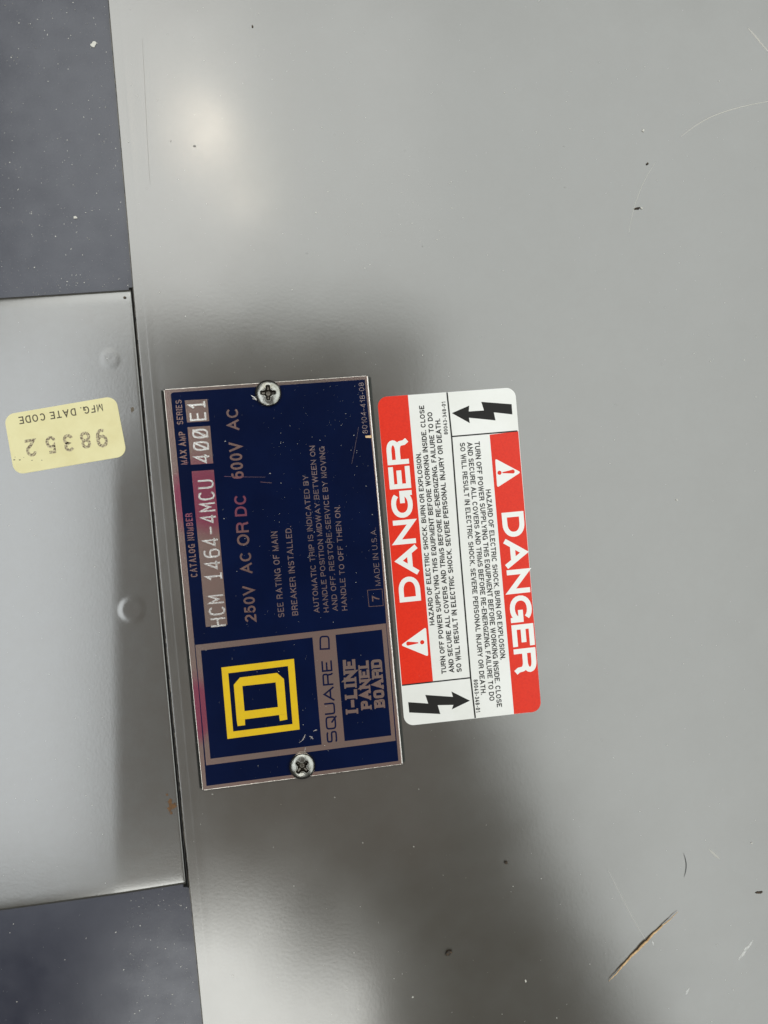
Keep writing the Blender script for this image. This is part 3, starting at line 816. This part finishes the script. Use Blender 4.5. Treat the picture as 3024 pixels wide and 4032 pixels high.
# ------------------------------------------------------------------ pan head screws
def screw(px, py, rot, label):
    zt = ZP + .02
    c = at(px, py, zt + .9)
    root = empty('machine_screw', c, zt); tag(root, label, 'screw', 'screws holding the nameplate')
    R = 3.75; bm = bmesh.new(); NR, NT = 64, 144
    def zz(r, th):
        k = r / R
        dome = 1.15 + 1.05 * math.sqrt(max(0, 1 - (k * .93) ** 2.2)) - .22
        x, y = r * math.cos(th - rot), r * math.sin(th - rot)
        best = 0
        for a_, b_ in ((abs(x), abs(y)), (abs(y), abs(x))):
            # arm along a_
            hw = .56 - .07 * a_
            e1 = 1 / (1 + math.exp((b_ - hw) / .055)); e2 = 1 / (1 + math.exp((a_ - 2.15) / .06))
            best = max(best, e1 * e2 * (.75 + 1.0 * max(0, 1 - a_ / 2.3)))
        core = 1 / (1 + math.exp(((x * x + y * y) ** .5 - 1.0) / .10)) * 1.9
        # flared shoulders between arms
        return dome - max(best, core)
    ctr = bm.verts.new((c.x * MM, c.y * MM, (zt + zz(0, 0)) * MM)); prev = None
    for i in range(1, NR + 1):
        r = R * i / NR
        row = [bm.verts.new(((c.x + r * math.cos(t)) * MM, (c.y + r * math.sin(t)) * MM, (zt + zz(r, t)) * MM)) for t in [j / NT * 2 * math.pi for j in range(NT)]]
        for j in range(NT):
            g_ = (j + 1) % NT
            if prev: bm.faces.new((prev[j], row[j], row[g_], prev[g_]))
            else: bm.faces.new((ctr, row[j], row[g_]))
        prev = row
    for r, dz in ((R + .10, zz(R, 0) - .12), (R + .16, .55), (R + .13, .25), (R, 0.0)):
        row = [bm.verts.new(((c.x + r * math.cos(t)) * MM, (c.y + r * math.sin(t)) * MM, (zt + dz) * MM)) for t in [j / NT * 2 * math.pi for j in range(NT)]]
        for j in range(NT):
            g_ = (j + 1) % NT; bm.faces.new((prev[j], row[j], row[g_], prev[g_]))
        prev = row
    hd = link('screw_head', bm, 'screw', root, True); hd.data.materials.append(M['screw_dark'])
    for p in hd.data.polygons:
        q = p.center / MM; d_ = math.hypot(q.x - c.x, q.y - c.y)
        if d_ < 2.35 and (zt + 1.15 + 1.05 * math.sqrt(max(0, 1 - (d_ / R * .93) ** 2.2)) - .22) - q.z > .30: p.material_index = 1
    bm = bmesh.new(); tube_bm(bm, [(c.x, c.y, zt - 1.4), (c.x, c.y - .001, zt + .02)], 1.7, 16)
    link('screw_shank', bm, 'screw', root)
    return root
screw(1056, 1548, -.06, 'round zinc screw at the top edge of the blue nameplate')
screw(1190, 3017, math.radians(43), 'round zinc screw at the bottom edge of the nameplate, its cross slot turned diagonally')

# ------------------------------------------------------------------ danger label
ZL = .12
D4 = [(1485, 1564), (2028, 1525), (2132, 2800), (1593, 2859)]
S4 = [at(*p, ZL) for p in D4]
lab = empty('danger_label', sum(S4, Vector((0, 0))) / 4, 0)
tag(lab, 'white and red danger label printed twice, head to foot, right of the nameplate', 'label')
sheet('label_film', rounded(S4, 3.0, 10), 0.0, ZL, 'white', lab)
ZR = ZL + .02
# red bands, rounded only where they share the label's corner
c = [at(*p, ZR) for p in ((1485, 1564), (1606, 1555.5), (1705, 2682), (1582.5, 2698))]
sheet('red_band', rounded(c, [3.0, 0, 0, 0], 10), ZL, ZR, 'red', lab)['label'] = 'left red band under the upright DANGER'
c = [at(*p, ZR) for p in ((1928, 1711.5), (2040.5, 1698), (2132, 2800), (2024, 2811.5))]
sheet('red_band', rounded(c, [0, 0, 3.0, 0], 10), ZL, ZR, 'red', lab)['label'] = 'right red band under the upside-down DANGER'
bm = bmesh.new()
strip_bm(bm, [at(*p, ZR) for p in (E_(735, 107), E_(778, 518), F_(797, 0), F_(892, 1146), F_(932, 1498))], .48, ZR + .010)
strip_bm(bm, [at(*p, ZR) for p in (E_(778, 519), E_(1392, 467))], .42, ZR + .016)
strip_bm(bm, [at(*p, ZR) for p in (F_(294, 1213), F_(892, 1147))], .42, ZR + .016)
link('black_rule', bm, 'black', lab)
T2 = ZR + .02
write('danger_heading', [('DANGER', F_(461, 474), E_(362, 540), F_(275, 493))], T2, 'white_print', lab, .225, .10)['label'] = 'left DANGER heading reading upwards'
write('danger_heading', [('DANGER', E_(1243, 1232), F_(1283, 1114), E_(1448, 1226))], T2, 'white_print', lab, .225, .10)['label'] = 'right DANGER heading reading downwards'
WB = .20
write('warning_text', [
    ('HAZARD OF ELECTRIC SHOCK, BURN OR EXPLOSION.', F_(578, 688), E_(489, 668), F_(536, 690)),
    ('TURN OFF POWER SUPPLYING THIS EQUIPMENT BEFORE WORKING INSIDE. CLOSE', F_(682, 1110), E_(520, 228), F_(639, 1113)),
    ('AND SECURE ALL COVERS AND TRIMS BEFORE RE-ENERGIZING. FAILURE TO DO', F_(750, 1100), E_(596, 290), F_(707, 1103)),
    ('SO WILL RESULT IN ELECTRIC SHOCK, SEVERE PERSONAL INJURY OR DEATH.', F_(815, 1095), E_(670, 352), F_(771, 1098))],
    T2, 'black', lab, WB, .12)['label'] = 'left block of warning text reading upwards'
write('warning_text', [
    ('HAZARD OF ELECTRIC SHOCK, BURN OR EXPLOSION.', E_(1095, 1015), F_(1152, 992), E_(1142, 1010)),
    ('TURN OFF POWER SUPPLYING THIS EQUIPMENT BEFORE WORKING INSIDE. CLOSE', E_(991, 567), F_(1121, 1405), E_(1039, 562)),
    ('AND SECURE ALL COVERS AND TRIMS BEFORE RE-ENERGIZING. FAILURE TO DO', E_(921, 573), F_(1057, 1350), E_(968, 568)),
    ('SO WILL RESULT IN ELECTRIC SHOCK, SEVERE PERSONAL INJURY OR DEATH.', E_(854, 578), F_(982, 1296), E_(901, 574))],
    T2, 'black', lab, .185, .12)['label'] = 'right block of warning text reading downwards'
write('label_number', [('80043-348-01', E_(745, 498), E_(720, 193), E_(708, 501))], T2, 'black', lab, .18, .17)
write('label_number', [('80043-348-01', F_(916, 1165), F_(940, 1450), F_(953, 1162))], T2, 'black', lab, .18, .17)
def tri(pts, mark, dot, r, label):
    c = [at(*p, T2) for p in pts]
    t_ = sheet('warning_triangle', rounded_poly(c, r), T2 - .015, T2, 'white_print', lab); t_['label'] = label
    z2 = T2 + .02
    a, b = at(*mark[0], z2), at(*mark[1], z2); d = b - a; n = Vector((-d.y, d.x)).normalized()
    bm = bmesh.new()
    hw = mark[2]
    pts = []
    for i in range(9):
        an = math.pi / 2 + math.pi * i / 8
        pts.append(a + n * hw * math.sin(an) * 1.0 + d.normalized() * hw * math.cos(an) * .8)
    pts += [b - n * .16, b + n * .16]
    sheet_bm(bm, pts, T2, z2)
    k = at(*dot, z2)
    sheet_bm(bm, [k + Vector((math.cos(i / 14 * 6.283), math.sin(i / 14 * 6.283))) * .66 for i in range(14)], T2, z2)
    link('exclamation_mark', bm, 'red', t_)
def rounded_poly(c, r, n=6):
    out = []
    k = len(c)
    for i in range(k):
        p, a, b = c[i], c[i - 1], c[(i + 1) % k]
        u = (a - p).normalized(); v = (b - p).normalized()
        for j in range(n + 1):
            t = j / n
            out.append((p + u * r) * (1 - t) ** 2 + p * 2 * t * (1 - t) + (p + v * r) * t * t)
    return out
tri([F_(284, 864), F_(503, 706), F_(523, 962)], (F_(345, 850), F_(436, 843), .62), F_(470, 838), .8, 'warning triangle pointing left, on the left red band')
tri([E_(1424, 852), E_(1184, 724), E_(1203, 995)], (E_(1352, 845), E_(1252, 856), .62), E_(1225, 857), .8, 'warning triangle pointing right, on the right red band')
for pts, l in (([E_(*p) for p in ((780, 300), (942, 230), (938, 285), (1080, 275), (1055, 195), (1338, 217), (1345, 312), (1172, 293), (1188, 368), (940, 343), (948, 393))], 'black lightning bolt pointing left, at the top'),
               ([F_(*p) for p in ((348, 1360), (522, 1372), (497, 1297), (738, 1314), (724, 1267), (886, 1347), (728, 1423), (742, 1384), (605, 1386), (628, 1463), (357, 1450))], 'black lightning bolt pointing right, at the bottom')):
    sheet('lightning_bolt', [at(*p, T2) for p in pts], T2 - .015, T2, 'black', lab)['label'] = l

# ------------------------------------------------------------------ cream date label on the small cover
ZD = ZC + .12
Q4 = [at(*G_(*p), ZD) for p in ((44, 403), (1373, 176), (1509, 890), (171, 1117))]
dl = empty('date_label', sum(Q4, Vector((0, 0))) / 4, ZC)
tag(dl, 'cream paper date label with rounded corners, printed upside down with 98352', 'label')
bm = bmesh.new(); sheet_bm(bm, rounded(Q4, 2.9, 10), ZC - .05, ZD)
link('label_paper', bm, 'cream', dl)
write('date_heading', [('MFG. DATE CODE', G_(1213, 272), G_(217, 428), G_(1200 + 28, 272 + 86))], ZD + .02, 'brown_black', dl, .15, .22)
digs = [('9', 1190, 570, 1214, 790, 66), ('8', 1000, 603, 1022, 803, 60), ('3', 798, 634, 822, 840, 60), ('5', 590, 657, 612, 863, 60), ('2', 350, 692, 376, 898, 62)]
L_ = []
for ch, bx, by, tx, ty, hw in digs:
    L_.append((ch, G_(bx + hw, by - hw * .15), G_(bx - hw, by + hw * .15), G_(tx + hw, ty - hw * .15)))
write('date_number', L_, ZD + .02, 'stamp', dl, .165, .1)
bm = bmesh.new()
for x, y, a in ((168, 937, .2), (235, 937, .22), (380, 943, .16), (497, 941, .12), (180, 905, .1), (283, 908, .1)):
    sheet_bm(bm, blob(at(*G_(x, y), ZD), a * 1.6, a * .7, 0, 7), ZD, ZD + .03)
link('ink_spot', bm, 'brown_black', dl)

# ------------------------------------------------------------------ dust: nobody could count it
def dust(name, regions, m, label, kind='stuff', parent=None):
    """regions = [(x0,y0,x1,y1 px box, count, z mm, smin, smax, test)]"""
    bm = bmesh.new()
    for x0, y0, x1, y1, cnt, z, s0, s1, test in regions:
        n = 0
        while n < cnt:
            n += 1
            px, py = random.uniform(x0, x1), random.uniform(y0, y1)
            if test and not test(px, py): continue
            c = at(px, py, z); zz_ = z(c) if callable(z) else z
            r = s0 + (s1 - s0) * random.random() ** 4
            el = random.choice((1, 1, 1, 2.2, 4)); an = random.uniform(0, 3.14)
            pts = blob(c, r * (el ** .5), r / (el ** .5), an, 5, .4)
            sheet_bm(bm, pts, zz_ - .005, zz_ + r * .5)
    o = link(name, bm, m, parent)
    tag(o, label, 'dust', None, kind); return o
def on_dark(px, py): return px < 425 + .0861 * py - 10
def on_main(px, py):
    if px < 440 + .0925 * py: return False
    if 640 < px < 1600 and 1470 < py < 3120: return False
    if 1470 < px < 2140 and 1520 < py < 2870: return False
    return True
def streaky(px, py): return on_main(px, py) and random.random() < (.25 + .75 * (math.sin(px * .004 + py * .0023) * math.sin(py * .0051 - px * .0017) > .1))
dust('dust', [(0, 0, 520, 1160, 330, Z_DARK, .03, .17, on_dark), (0, 600, 520, 1160, 110, Z_DARK, .03, .14, on_dark),
              (500, 3500, 790, 4032, 190, Z_DARK, .03, .16, lambda x, y: x < 425 + .0925 * y - 12), (0, 3600, 720, 4032, 45, Z_DARK, .03, .2, None)],
     'dust', 'pale dust specks scattered over the dark sheet')
dust('dust', [(430, 0, 3024, 1500, 620, 0.0, .03, .17, streaky), (430, 1500, 3024, 4032, 330, 0.0, .03, .15, on_main),
              (1100, 300, 1800, 1000, 160, 0.0, .03, .16, streaky)],
     'dust', 'pale dust specks scattered over the large grey cover')
dust('dust', [(0, 0, 520, 1160, 420, Z_DARK, .03, .16, on_dark), (500, 3500, 790, 4032, 120, Z_DARK, .03, .13, lambda x, y: x < 425 + .0925 * y - 12)], 'dust_dim', 'fine grey grit scattered over the dark sheet')
dust('dust', [(430, 0, 3024, 4032, 170, 0.0, .05, .17, on_main)], 'dust_dim', 'fine grey dust specks scattered over the large grey cover')
def on_plate(px, py):
    t = (py - 1533) / 1580; return 700 + 153 * t < px < 1430 + 138 * t and 1500 < py < 3080
dust('dust', [(700, 1500, 1600, 3090, 210, ZB + .05, .03, .13, on_plate), (1050, 1500, 1500, 2200, 170, ZB + .05, .025, .11, on_plate)],
     'dust', 'pale dust specks scattered over the blue nameplate')
dust('dust', [(0, 1250, 560, 3480, 150, ZC + .0, .03, .13, lambda x, y: x < 470 + .09 * (y - 1150) - 20 and not (0 < x < 520 and 1540 < y < 1880) and x < 425)],
     'dust', 'pale dust specks scattered over the small left cover')
dust('dust', [(1500, 1570, 2120, 2840, 46, ZR + .03, .03, .11, lambda x, y: 1500 + .08 * (y - 1560) < x < 2020 + .08 * (y - 1560)),
              (650, 1400, 1640, 1480, 40, 0.0, .03, .15, on_main)], 'dust_dim', 'fine grey grit on the danger label')
def near_edge(x, y): return on_dark(x, y) and x > 425 + .0861 * y - 75
dust('dust', [(300, 0, 520, 1160, 260, Z_DARK, .03, .12, near_edge), (0, 1085, 515, 1165, 70, Z_DARK, .03, .13, None),
              (640, 3500, 790, 4032, 110, Z_DARK, .03, .12, lambda x, y: 425 + .0925 * y - 90 < x < 425 + .0925 * y - 8)], 'dust_dim', 'grey grit gathered along the edges of the dark sheet')
